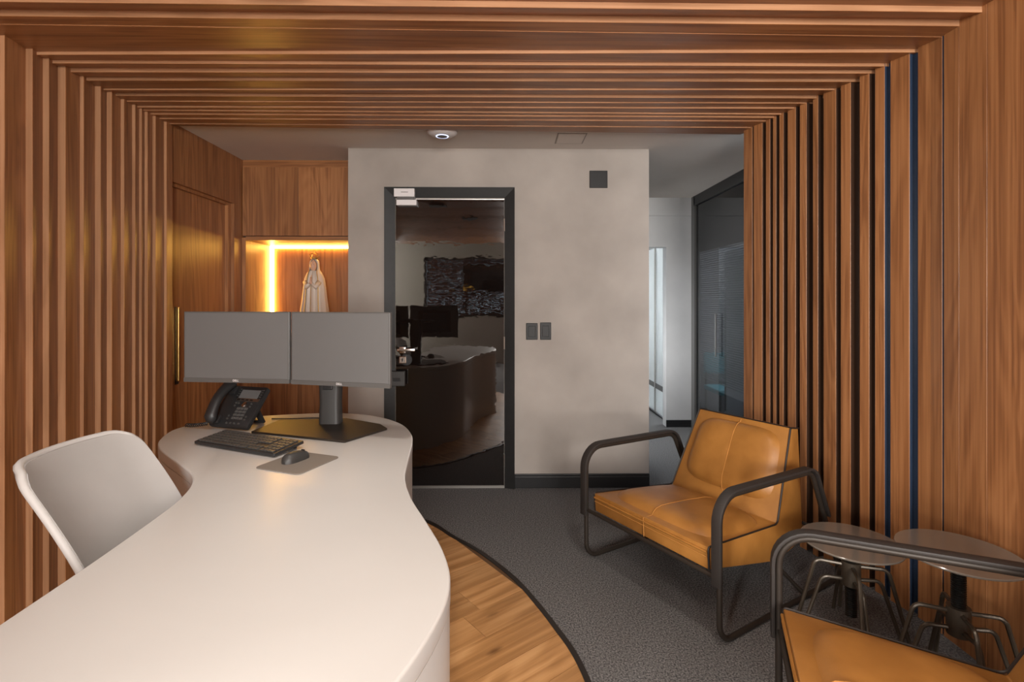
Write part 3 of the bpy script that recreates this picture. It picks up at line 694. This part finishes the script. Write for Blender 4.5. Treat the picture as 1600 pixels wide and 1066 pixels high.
# ------------------------------------------------------------------ desk phone
def phone():
    mt = basis((-1.40, 2.425, DZ + .016), (.22, -.07, 0), (.303 * .64, .953 * .64, .77))
    o = tag(empty('desk_phone', (-1.32, 2.42, DZ)), 'black office desk phone with corded handset and grey display', 'phone')
    def b(mb, n, m, parent=o, **k):
        q = mb.build(n, m, **k); q.data.transform(mt)
        q.parent = parent; q.matrix_parent_inverse = Matrix.Translation(-Vector(o.location)) if parent is o else Matrix()
        return q
    W, H = .225, .215
    body = b(MB().prism([(x + W / 2, y + H / 2) for x, y in rrect(W, H, .012)], -.024, 0), 'body', 'plastic', bevel=.004, smooth=35)
    hs = []
    for k in range(15):
        t = k / 14; y = .002 + t * (H + .0)
        bow = .030 + .030 * math.sin(math.pi * t); hw = .026 + .006 * abs(2 * t - 1) ** 2
        th = .020 + .012 * abs(2 * t - 1) ** 3
        s_ = .55 if k in (0, 14) else 1
        hs.append([(.034 + hw * s_ * math.cos(a) , y, bow + th * s_ * math.sin(a)) for a in [2 * math.pi * q / 14 for q in range(14)]])
    g = MB().grid(hs, closed=True); g.add(hs[0], [tuple(range(14))]); g.add(hs[-1], [tuple(range(14))])
    b(g, 'handset', 'plastic', smooth='all')
    b(MB().box((.012, .01, 0), (.058, .05, .014)), 'cradle', 'plastic', bevel=.003); b(MB().box((.012, H - .05, 0), (.058, H - .01, .014)), 'cradle', 'plastic', bevel=.003)
    dbz = b(MB().box((.070, .150, 0), (W - .004, H - .003, .0015)), 'display_bezel', 'black')
    b(MB().box((.088, .148, .001), (W - .028, H - .022, .003)), 'screen', 'screen', dbz)
    b(MB().box((.082, .133, .0), (W - .012, .148, .003)), 'soft_key_strip', 'steel')
    sk = MB()
    for k in range(4): sk.box((.088 + k * .025, .137, .002), (.103 + k * .025, .142, .005))
    b(sk, 'soft_keys', 'black')['kind'] = 'stuff'
    lk_ = MB()
    for k in range(4): lk_.box((.074, .156 + k * .012, .001), (.083, .161 + k * .012, .004)).box((W - .022, .156 + k * .012, .001), (W - .010, .161 + k * .012, .004))
    b(lk_, 'line_keys', 'key')['kind'] = 'stuff'
    b(MB().lathe([(.0125, 0), (.0135, .004), (.010, .006), (.006, .005), (.001, .005)], (.142, .116, .0), 24), 'navigation_ring', 'chrome', smooth=True)
    kp = MB()
    for r in range(4):
        for c in range(3): kp.box((.114 + c * .022, .088 - r * .0165, 0), (.131 + c * .022, .099 - r * .0165, .004))
    b(kp, 'dial_keys', 'bezel')['kind'] = 'stuff'
    fk = MB()
    for x, y in ((.090, .122), (.090, .108), (.105, .122), (.180, .122), (.180, .108), (.090, .055), (.090, .040), (.190, .055), (.190, .040), (.100, .018), (.122, .018), (.144, .018), (.170, .018)):
        fk.lathe([(.0055, 0), (.005, .004), (.001, .0045)], (x, y, 0), 10)
    b(fk, 'function_keys', 'key')['kind'] = 'stuff'
    text_mesh('logo', 'intelbras', .010, 'white_plastic', o, mt @ Matrix.Translation((.115, H - .012, .0022)))
    o.children[-1].matrix_parent_inverse = Matrix.Translation(-Vector(o.location))
    # foot stand behind
    p0, p1 = mt @ Vector((W * .75, H * .62, -.024)), mt @ Vector((W * .25, H * .62, -.024))
    off = Vector((.303, .953, 0)) * .055
    st = MB()
    for p in (p0, p1):
        f_ = Vector((p.x, p.y, DZ + .004)) + off
        st.band([p, f_], (.95, -.30, 0), .03, .010)
    st.band([Vector((p0.x, p0.y, DZ + .008)) + off, Vector((p1.x, p1.y, DZ + .008)) + off], (.303, .953, 0), .02, .012)
    q = st.build('foot_stand', 'plastic'); q.parent = o; q.matrix_parent_inverse = Matrix.Translation(-Vector(o.location))
    cpath = []
    s0 = mt @ Vector((.02, .0, .02)); e0 = Vector((-1.512, 2.44, DZ + .012))
    for k in range(140):
        t = k / 139; a = t * 2 * math.pi * 11
        c = s0.lerp(e0, t); c.z = max(c.z * (1 - t) + (DZ + .012) * t, DZ + .012)
        cpath.append(c + Vector((.3 * .007 * math.cos(a), .95 * .007 * math.cos(a), .007 * math.sin(a) )))
    q = MB().tube(cpath, .0022, 5).build('coiled_cord', 'plastic', smooth=True); q.parent = o; q.matrix_parent_inverse = Matrix.Translation(-Vector(o.location))
phone()
cable = MB().tube(catmull([(-1.18, 2.60, DZ + .004), (-1.08, 2.60, DZ + .004), (-.98, 2.615, DZ + .004), (-.92, 2.605, DZ + .004), (-.885, 2.592, DZ + .004)], 8, False), .003, 6).build('power_cable', 'plastic', smooth=True)
tag(cable, 'thin black cable on the desk running to the monitor stand', 'cable')

# ------------------------------------------------------------------ keyboard, mouse, pad
kb = tag(empty('keyboard', (-1.296, 2.147, DZ), math.atan2(-.408, .912)), 'black full-size keyboard in front of the desk phone', 'keyboard')
KW, KH = .455, .150
def kq(mb, n, m, **k): q = mb.build(n, m, **k); q.parent = kb; return q
tilt = Matrix.Translation((0, 0, .004)) @ Matrix.Rotation(math.radians(5.5), 4, 'X')
case = MB().prism([(x + KW / 2, y + KH / 2) for x, y in rrect(KW, KH, .006)], 0, .012)
q = kq(case, 'case', 'plastic', bevel=.002); q.data.transform(tilt)
keys = MB()
for r in range(6):
    y = .010 + r * .0222; x = .010
    while x < KW - .016:
        if .288 < x < .294: x = .298
        if .352 < x < .358: x = .364
        wk = .0155
        if r == 0 and .075 < x < .17: wk = .105
        if x + wk > KW - .008: break
        if .29 < x < .36 and r in (2, ): x += .019; continue
        keys.box((x, y, .0115), (x + wk, y + .0170, .0165)); x += wk + .0035
q = kq(keys, 'keys', 'key', bevel=.0012, bseg=1); q.data.transform(tilt); q['kind'] = 'stuff'
for x_ in (.03, KW - .06): kq(MB().box((x_, KH - .025, 0), (x_ + .03, KH - .012, .018)), 'tilt_foot', 'plastic')
pad = MB().prism(rrect(.205, .215, .02), 0, .003).build('mouse_pad', 'pad', bevel=.001, bseg=1)
pad.location = (-.766, 1.905, DZ + .0003); pad.rotation_euler = (0, 0, math.atan2(-.075, .19))
tag(pad, 'taupe rounded mouse pad lying on the white desk', 'mouse pad')
ms = tag(empty('computer_mouse', (-.785, 1.925, DZ + .0035), math.radians(-24)), 'black computer mouse on the taupe mouse pad', 'mouse')
rows = []
for k in range(13):
    t = k / 12; y = -.056 + .112 * t
    e = math.sqrt(max(0.0, 1 - abs(2 * t - 1) ** 2.6)); hw = .031 * (0.25 + .75 * e) * (1 - .10 * math.sin(math.pi * t)); hh = .012 + .026 * e * (1 - .35 * t)
    rows.append([(hw * math.copysign(abs(math.cos(a)) ** .75, math.cos(a)), y, hh * abs(math.sin(a)) ** .8) for a in [math.pi * q / 12 for q in range(13)]])
g = MB().grid(rows); nq = 13
g.add(rows[0], [tuple(range(nq))]); g.add(rows[-1], [tuple(range(nq))])
g.add([r[0] for r in rows] + [r[-1] for r in reversed(rows)], [tuple(range(26))])
q = g.build('shell', 'plastic_grey', smooth='all'); q.parent = ms
q = MB().tube([(0, .030, .027), (0, .040, .024)], .006, 8).build('scroll_wheel', 'black'); q.parent = ms

# ------------------------------------------------------------------ office chair
oc = tag(empty('office_chair', (-1.0, 1.505, 0)), 'pale grey office chair with moulded backrest at the desk', 'chair')
def backrest(x_off, inset_, th):
    rows = []
    for i in range(19):
        t = i / 18; row = []
        for j in range(21):
            s = -1 + 2 * j / 20
            # rounded top corners: squash the square grid onto a rounded outline
            hw = .218 - .014 * t ** 2 - .02 * (1 - t)
            zt = .50 + (.415) * t
            cor = .060
            yy_ = s * hw
            dx = max(0, abs(yy_) - (hw - cor)); dz = max(0, zt - (.915 - cor))
            m_ = max(dx, dz)
            if dx > 0 and dz > 0:
                l = math.hypot(dx, dz); k = m_ / l
                yy_ = math.copysign((hw - cor) + dx * k, s); zt = (.915 - cor) + dz * k
            fx = -1.285 + (.915 - zt) * .60 + .055 * (s * s) + .02 * math.sin(math.pi * t)
            edge = min(1.0, (1 - abs(s)) / .22, (1 - t) / .16 + 0)
            if inset_: fx += -.012 + .016 * min(1, max(0, 1 - edge)) ** 1.0 - .0
            row.append((fx + 1.0 + x_off, yy_, zt))
        rows.append(row)
    return rows
fr_, bk_ = backrest(.0, True, 0), backrest(-.028, False, 0)
g = MB(); nr, nc = 19, 21
g.grid(fr_); g.grid(bk_)
o_ = nr * nc
loop = [(0, j) for j in range(nc)] + [(i, nc - 1) for i in range(1, nr)] + [(nr - 1, j) for j in range(nc - 2, -1, -1)] + [(i, 0) for i in range(nr - 2, 0, -1)]
for a, b in zip(loop, loop[1:] + loop[:1]):
    ia, ib = a[0] * nc + a[1], b[0] * nc + b[1]; g.f.append((ia, ib, ib + o_, ia + o_)); g.mi.append(0)
q = g.build('backrest', 'mesh_grey', smooth=50); q.parent = oc; q['label'] = 'light grey moulded backrest'
rim = [Vector(fr_[i][j]).lerp(Vector(bk_[i][j]), .5) for i, j in loop]
rim2 = [rim[0]]
for v_ in rim[1:]:
    if (v_ - rim2[-1]).length > .010 and (v_ - rim[0]).length > .006: rim2.append(v_)
q = MB().tube([v_ for v_ in catmull(rim2, 3)], .0105, 8, closed=True).build('backrest_rim', 'shell', smooth='all'); q.parent = oc
q = MB().prism([(x + .13, y - .10) for x, y in rrect(.46, .40, .09, 6)], .42, .49).build('seat', 'mesh_grey', bevel=.02, bseg=3, smooth=True); q.parent = oc
q = MB().tube([(-.06, -.06, .43), (-.16, -.05, .44), (-.155, -.03, .52), (-.175, 0, .60)], .025, 10).build('back_support', 'shell', smooth=True); q.parent = oc
q = MB().lathe([(.028, .09), (.028, .28), (.02, .28), (.02, .42)], (.12, -.10, 0), 18).build('gas_column', 'black', smooth=True); q.parent = oc
for k in range(5):
    a = 2 * math.pi * k / 5 + .3; e = Vector((.12 + .26 * math.cos(a), -.10 + .26 * math.sin(a), .075))
    bleg = MB().tube([(.12, -.10, .105), e], [.024, .016], 10).build('base_leg', 'black', smooth=True); bleg.parent = oc
    t = Vector((-math.sin(a), math.cos(a), 0))
    q = MB().tube([e - t * .022 + Vector((0, 0, -.045)), e + t * .022 + Vector((0, 0, -.045))], .03, 14).tube([e + Vector((0, 0, 0)), e + Vector((0, 0, -.045))], .008, 8).build('caster', 'plastic', smooth=40); q.parent = bleg

# ------------------------------------------------------------------ lounge chairs (built once, copied)
W2 = .395
def lounge():
    o = empty('lounge_chair')
    def b(mb, n, m, **k): q = mb.build(n, m, **k); q.parent = o; return q
    prof = [((.012, .268), .340), ((.006, .360), .340), ((.545, .315), .304), ((.728, .722), .262), ((.795, .712), .262), ((.785, .180), .290), ((.545, .145), .304)]
    # leather body: seat and back box with tapering sides
    pv_ = [(-w_, u, z) for (u, z), w_ in prof] + [(w_, u, z) for (u, z), w_ in prof]
    n = len(prof)
    fs = [(0, 1, 2, 6), (2, 3, 4, 5), (2, 5, 6), (7, 13, 9, 8), (9, 12, 11, 10), (9, 13, 12)] + [(i, n + i, n + (i + 1) % n, (i + 1) % n) for i in range(n)]
    mb = MB(); mb.v = pv_; mb.f = fs; mb.mi = [0] * len(fs)
    lb = b(mb, 'leather_body', 'leather', bevel=.006, bseg=2, smooth=35, angle=25)
    # dark piping along both top side edges
    for s in (-1, 1):
        pth = [(s * w_, u, z) for (u, z), w_ in prof[:5]]
        pth = [(x, u - .001, z + .001) for x, u, z in pth]
        b(MB().tube(fillet(pth, [0, .012, .03, .012, 0], 4), .0042, 6), 'piping', 'piping', smooth=True).parent = lb
    b(MB().tube(fillet([(-.262, .730, .724), (.262, .730, .724)], 0), .003, 6), 'top_piping', 'piping').parent = lb
    # pads
    def pad_(c, U, V, hu, hv, H, tp, name):
        c, U, V = Vector(c), Vector(U).normalized(), Vector(V).normalized(); N = U.cross(V).normalized()
        rows = []
        for k in range(13):
            rr_ = 1 - k / 12.0; row = []
            for j in range(48):
                a = 2 * math.pi * j / 48; ca, sa = math.cos(a), math.sin(a)
                q_ = (abs(ca) ** 5 + abs(sa) ** 5) ** (-1 / 5)
                x, y = ca * q_ * rr_, sa * q_ * rr_
                hgt = H * (1 - rr_ ** 5) ** .6
                groove = math.exp(-(x * hu / .012) ** 2) * .0025 * (1 - rr_ ** 4)
                row.append(c + U * x * hu * (1 - tp * y) + V * y * hv + N * (hgt - .001 - groove))
            rows.append(row)
        g = MB().grid(rows, closed=True); b(g, name, 'leather', smooth='all')
    sd = Vector((0, .545 - .006, .315 - .360)).normalized()
    pad_((0, .285, .3367), (1, 0, 0), sd, .292, .225, .044, .05, 'seat_pad')
    bd = Vector((0, .728 - .545, .722 - .315)).normalized()
    pad_((0, .545 + .183 * .55, .315 + .407 * .55), (1, 0, 0), bd, .243, .175, .042, .06, 'back_pad')
    # seam and welt along the middle and the front edge
    sn = [(0, .004, .272), (0, -.001, .358), (0, .058, .3575), (0, .066, .370), (0, .085, .383), (0, .12, .389), (0, .17, .3875), (0, .285, .379), (0, .42, .366), (0, .475, .354), (0, .50, .336), (0, .512, .319)]
    b(MB().tube(sn, .0016, 5), 'seat_seam', 'stitch').parent = lb
    n_b = Vector((0, -bd.z, bd.y))
    bs = [Vector((0, .545, .315)) + bd * t + n_b * h for t, h in ((.06, .002), (.072, .014), (.09, .026), (.13, .037), (.245, .0395), (.36, .037), (.40, .026), (.415, .015), (.424, .002), (.44, .002))]
    b(MB().tube(bs, .0016, 5), 'back_seam', 'stitch').parent = lb
    b(MB().tube([(-.333, .002, .322), (.333, .002, .322)], .0014, 5), 'front_stitch', 'stitch').parent = lb
    b(MB().tube([(-.335, .003, .340), (.335, .003, .340)], .005, 6), 'front_welt', 'leather', smooth=True).parent = lb
    # side frames
    for s in (-1, 1):
        x = s * W2
        loop_ = [(x, 0, .575), (x, 0, .011), (x, .925, .011), (x, .66, .562)]
        pth = fillet(loop_, [.10, .075, .05, .07], 8, True)
        b(MB().tube(pth, .0115, 10, closed=True), 'side_frame', 'metal_dark', smooth=True)
        ap = fillet([(x, -.018, .235), (x, -.018, .593), (x, .672, .580), (x, .79, .333)], [0, .115, .085, 0], 8)
        b(MB().band(ap, (1, 0, 0), .042, .012), 'arm_band', 'band', bevel=.003, smooth=35)
        b(MB().tube([(x, .60, .02), (s * .30, .50, .165)], .009, 8), 'strut', 'metal_dark', smooth=True)
    b(MB().tube([(-W2, .005, .257), (W2, .005, .257)], .010, 10), 'front_rail', 'metal_dark', smooth=True)
    b(MB().tube([(-W2, .81, .25), (W2, .81, .25)], .008, 10), 'rear_rail', 'metal_dark', smooth=True)
    return o
lc1 = lounge()
R1 = (.855, .518); a1 = math.atan2(-R1[0], R1[1])
lc1.location = (.828 - .518 * W2, 1.972 + .855 * W2, 0); lc1.rotation_euler = (0, 0, a1)
tag(lc1, 'tan leather lounge chair with dark bronze arms facing the desk', 'armchair', 'tan leather lounge chairs')
lc2 = copy_tree(lc1)
R2 = (.926, -.378); lc2.rotation_euler = (0, 0, math.atan2(-R2[0], R2[1]))
lc2.location = (.90 - .378 * W2, 1.675 - .926 * W2, 0)
lc2['label'] = 'tan leather lounge chair cut off at the bottom right corner'

# ------------------------------------------------------------------ screw stools
def stool(x, y, h, rad, slen, rz, label):
    o = tag(empty('screw_stool', (x, y, 0), rz), label, 'stool', 'screw stools between the lounge chairs')
    def b(mb, n, m, **k): q = mb.build(n, m, **k); q.parent = o; return q
    b(MB().lathe([(.001, -.012), (rad - .012, -.012), (rad - .002, -.007), (rad, -.002), (rad - .002, 0), (.001, 0)], (0, 0, h), 56), 'top', 'taupe', smooth=25)
    b(MB().lathe([(.022, -.045), (.03, -.042), (.045, -.028), (.075, -.0125)], (0, 0, h), 28), 'flange', 'screw', smooth=True)
    pr = [(.001, h - slen)]
    k = 0; z = h - slen
    while z < h - .045:
        pr += [(.019, z), (.022, z + .003), (.019, z + .006)]; z += .0075
    b(MB().lathe(pr + [(.019, h - .04)], (0, 0, 0), 20), 'screw', 'screw')
    b(MB().lathe([(.024, .200), (.034, .200), (.034, .295), (.024, .295)], (0, 0, 0), 28), 'hub', 'stool_metal', smooth=40)
    for k in range(4):
        for zz, rb, rf, da in ((.277, .125, .195, .0), (.221, .105, .175, .16)):
            a = math.pi / 2 * k + da; c, s = math.cos(a), math.sin(a)
            p = fillet([(.028 * c, .028 * s, zz), (rb * c, rb * s, zz + .004), (rf * c, rf * s, .006)], [0, .03, 0], 6)
            b(MB().tube(p, .0075, 8), 'leg', 'stool_metal', smooth=True)
    return o
stool(1.388, 2.04, .374, .18, .30, math.radians(68), 'lower round taupe screw stool, nearer the upright lounge chair')
stool(1.548, 1.73, .482, .178, .29, math.radians(68), 'taller round taupe screw stool against the walnut panels')

# ------------------------------------------------------------------ wall and ceiling devices
def plate(x0, y0, x1, y1, name, label, cat, group=None, rocker=True):
    a, b_ = at_y(x0, y0, WALL_Y), at_y(x1, y1, WALL_Y)
    o = tag(empty(name, ((a.x + b_.x) / 2, WALL_Y, b_.z)), label, cat, group)
    ch(box('plate', (a.x, WALL_Y - .009, b_.z), (b_.x, WALL_Y - .0002, a.z), 'frame_black', bevel=.003), o)
    if rocker:
        mx, mz = (b_.x - a.x) * .2, (a.z - b_.z) * .18
        ch(box('rocker', (a.x + mx, WALL_Y - .013, b_.z + mz), (b_.x - mx, WALL_Y - .008, a.z - mz), 'frame_black', bevel=.002), o)
    return o
plate(822, 505, 840, 531, 'light_switch', 'black light switch nearer the glossy black door', 'light switch', 'switch pair on the cement wall')
plate(844, 504, 861, 531, 'light_switch', 'black light switch on the right of the pair', 'light switch', 'switch pair on the cement wall')
p = plate(921, 267, 949, 294, 'wall_plate', 'square black blank plate high on the cement wall', 'wall plate', None, False)
c = at_z(691, 207, ZC - .01)
ap = tag(empty('access_point', (c.x, c.y, ZC)), 'round white wireless access point with blue ring on ceiling', 'access point')
r_ = .097
q = MB().lathe([(r_ * .96, 0), (r_, -.006), (r_ * .97, -.014), (r_ * .8, -.026), (r_ * .45, -.034), (.001, -.035)], (0, 0, -.0005), 40).build('dome', 'white_plastic', smooth='all'); q.parent = ap; dome = q
q = MB().lathe([(.001, -.0352), (.033, -.0352), (.033, -.0375), (.001, -.0375)], (0, 0, 0), 32).build('disc', 'bezel', smooth=40); q.parent = dome
q = MB().lathe([(.033, -.034), (.041, -.034), (.041, -.0365), (.033, -.0372)], (0, 0, 0), 32).build('light_ring', 'led_ring', smooth=40); q.parent = dome

# added fill lamps under the arch ceiling, unseen, placed to suit the shading
dl = None
for i, (x, y) in enumerate(DOWN):
    o = empty('fill_lamp', (x, y, ZU))
    tag(o, ('added ceiling fill lamp above the waist of the white desk', 'added ceiling fill lamp above the near end of the white desk',
            'added ceiling fill lamp above the tan lounge chairs', 'added ceiling fill lamp nearest the room behind the arch')[i], 'fill_lamp', 'added fill lamps in the slatted ceiling')
    q = MB().lathe([(.085, 0), (.10, 0), (.10, -.006), (.085, -.006)], (0, 0, 0), 28).build('fill_lamp_ring', 'black', smooth=40); q.parent = o
    q = MB().lathe([(.001, -.001), (.085, -.001), (.085, -.003), (.001, -.003)], (0, 0, 0), 28).build('fill_lamp_diffuser', 'lamp_on', smooth=40); q.parent = o
    area('fill_lamp_area', (x, y, ZU - .008), .17, DOWN_P, WARM, spread=110)
area('hall_fill', (1.45, 4.75, ZC - .01), .3, HALL_P, (1.0, .98, .96))  # added unseen light that lifts the hall
area('office_fill', (2.45, 4.5, ZC - .01), .6, 34, (.95, .97, 1.0))  # added unseen light to brighten the room behind the dark glazing

# ------------------------------------------------------------------ statuette in the niche
sy = 4.20
sb = at_y(491, 500, sy)
st = tag(empty('statuette', (sb.x, sy, NZ0)), 'white robed praying statuette with gold crown in lit niche', 'statuette')
def sp(mb, n, m, **k): q = mb.build(n, m, **k); q.parent = st; return q
sp(MB().lathe([(.001, 0), (.105, 0), (.108, .012), (.095, .022), (.001, .022)], (0, 0, 0), 28), 'pedestal', 'gold', smooth=40)
rows = []
for z, rx, ry in ((.02, .105, .080), (.12, .098, .075), (.25, .088, .066), (.36, .078, .058), (.43, .068, .052), (.47, .050, .044), (.495, .026, .026)):
    rows.append([((rx + .006 * math.sin(a * 9)) * math.cos(a), (ry + .006 * math.sin(a * 9 + 1)) * math.sin(a), z) for a in [2 * math.pi * k / 60 for k in range(60)]])
sp(MB().grid(rows, closed=True), 'robe', 'ivory', smooth='all')
rows = []   # mantle: open at the front (-Y)
for z, rx, ry, op in ((.03, .128, .10, .55), (.14, .115, .09, .55), (.26, .100, .078, .56), (.36, .090, .068, .58), (.43, .080, .062, .60), (.475, .060, .055, .62), (.500, .043, .043, .80), (.530, .040, .040, .98), (.555, .039, .040, .98), (.575, .034, .036, .80), (.588, .022, .026, .5), (.594, .008, .010, .3)):
    row = []
    for k in range(41):
        a = -math.pi / 2 + op + (2 * math.pi - 2 * op) * k / 40
        wv = 1 + .05 * math.sin(a * 12) * (1 - z / .6)
        row.append((rx * wv * math.cos(a), ry * wv * math.sin(a) + .008, z))
    rows.append(row)
mo = sp(MB().grid(rows), 'mantle', 'ivory', smooth='all', fix=False)
sm_ = mo.modifiers.new('thickness', 'SOLIDIFY'); sm_.thickness = .004
hm = [(.31, .001)]
hd_ = []
for k in range(13):
    t = k / 12; z = .492 + .09 * t; r = .031 * math.sin(math.pi * min(.97, max(.12, t * .9 + .1))) ** .6
    hd_.append([(r * .86 * math.cos(a), r * math.sin(a) - .014 - (.005 if abs(math.sin(a) + 1) < .02 and 4 <= k <= 6 else 0), z) for a in [2 * math.pi * q / 24 for q in range(24)]])
face = sp(MB().grid(hd_, closed=True), 'head', 'skin', smooth='all')
ey = MB()
for s in (-1, 1): ey.lathe([(.0005, -.002), (.0032, 0), (.0005, .002)], (s * .0105, -.0425, .545), 8)
sp(ey, 'eyes', 'piping').parent = face
sp(MB().lathe([(.0005, -.0015), (.005, 0), (.0005, .0015)], (0, -.0430, .518), 8, 1, .4), 'mouth', 'skin').parent = face
hands = MB()
for s in (-1, 1):
    for f_ in range(4): hands.tube([(s * .005, -.082 - f_ * .002, .388 + f_ * .004), (s * .003, -.078 + f_ * .0015, .440 - f_ * .004)], [.0042, .0026], 6)
    hands.tube([(s * .008, -.080, .395), (s * .003, -.068, .418)], [.004, .003], 6)
    hands.lathe([(.001, -.012), (.010, -.006), (.010, .008), (.001, .014)], (s * .005, -.080, .392), 8, .6, 1)
for s in (-1, 1):
    sp(MB().tube([(s * .055, -.040, .400), (s * .034, -.072, .360), (s * .010, -.080, .385)], [.022, .020, .013], 10), 'sleeve', 'ivory', smooth='all')
sp(hands, 'praying_hands', 'skin', smooth='all')
trimm = MB()
for s in (-1, 1):
    pts = []
    for row in rows[:7]:
        pts.append(Vector(row[0 if s > 0 else 40]) + Vector((0, -.003, 0)))
    trimm.tube(pts, .0035, 6)
sp(trimm, 'mantle_trim', 'gold', smooth=True).parent = mo
sp(MB().tube([(0, -.058, .455), (0, -.074, .36), (.002, -.086, .25), (.003, -.092, .14)], .0022, 5), 'cord', 'gold')
cr = MB().lathe([(.024, 0), (.026, 0), (.030, .012), (.028, .012)], (0, 0, .590), 24)
for k in range(8):
    a = 2 * math.pi * k / 8; c_, s_ = math.cos(a), math.sin(a)
    cr.tube(catmull([(.028 * c_, .028 * s_, .600), (.038 * c_, .038 * s_, .618), (.026 * c_, .026 * s_, .634), (.004 * c_, .004 * s_, .632)], 4, False), .0028, 5)
cr.lathe([(.001, -.007), (.006, -.004), (.007, 0), (.006, .004), (.001, .007)], (0, 0, .640), 10)
cr.tube([(0, 0, .640), (0, 0, .672)], .0022, 5).tube([(-.008, 0, .661), (.008, 0, .661)], .0022, 5)
sp(cr, 'crown', 'gold', smooth=40)
bpy.context.view_layer.update()
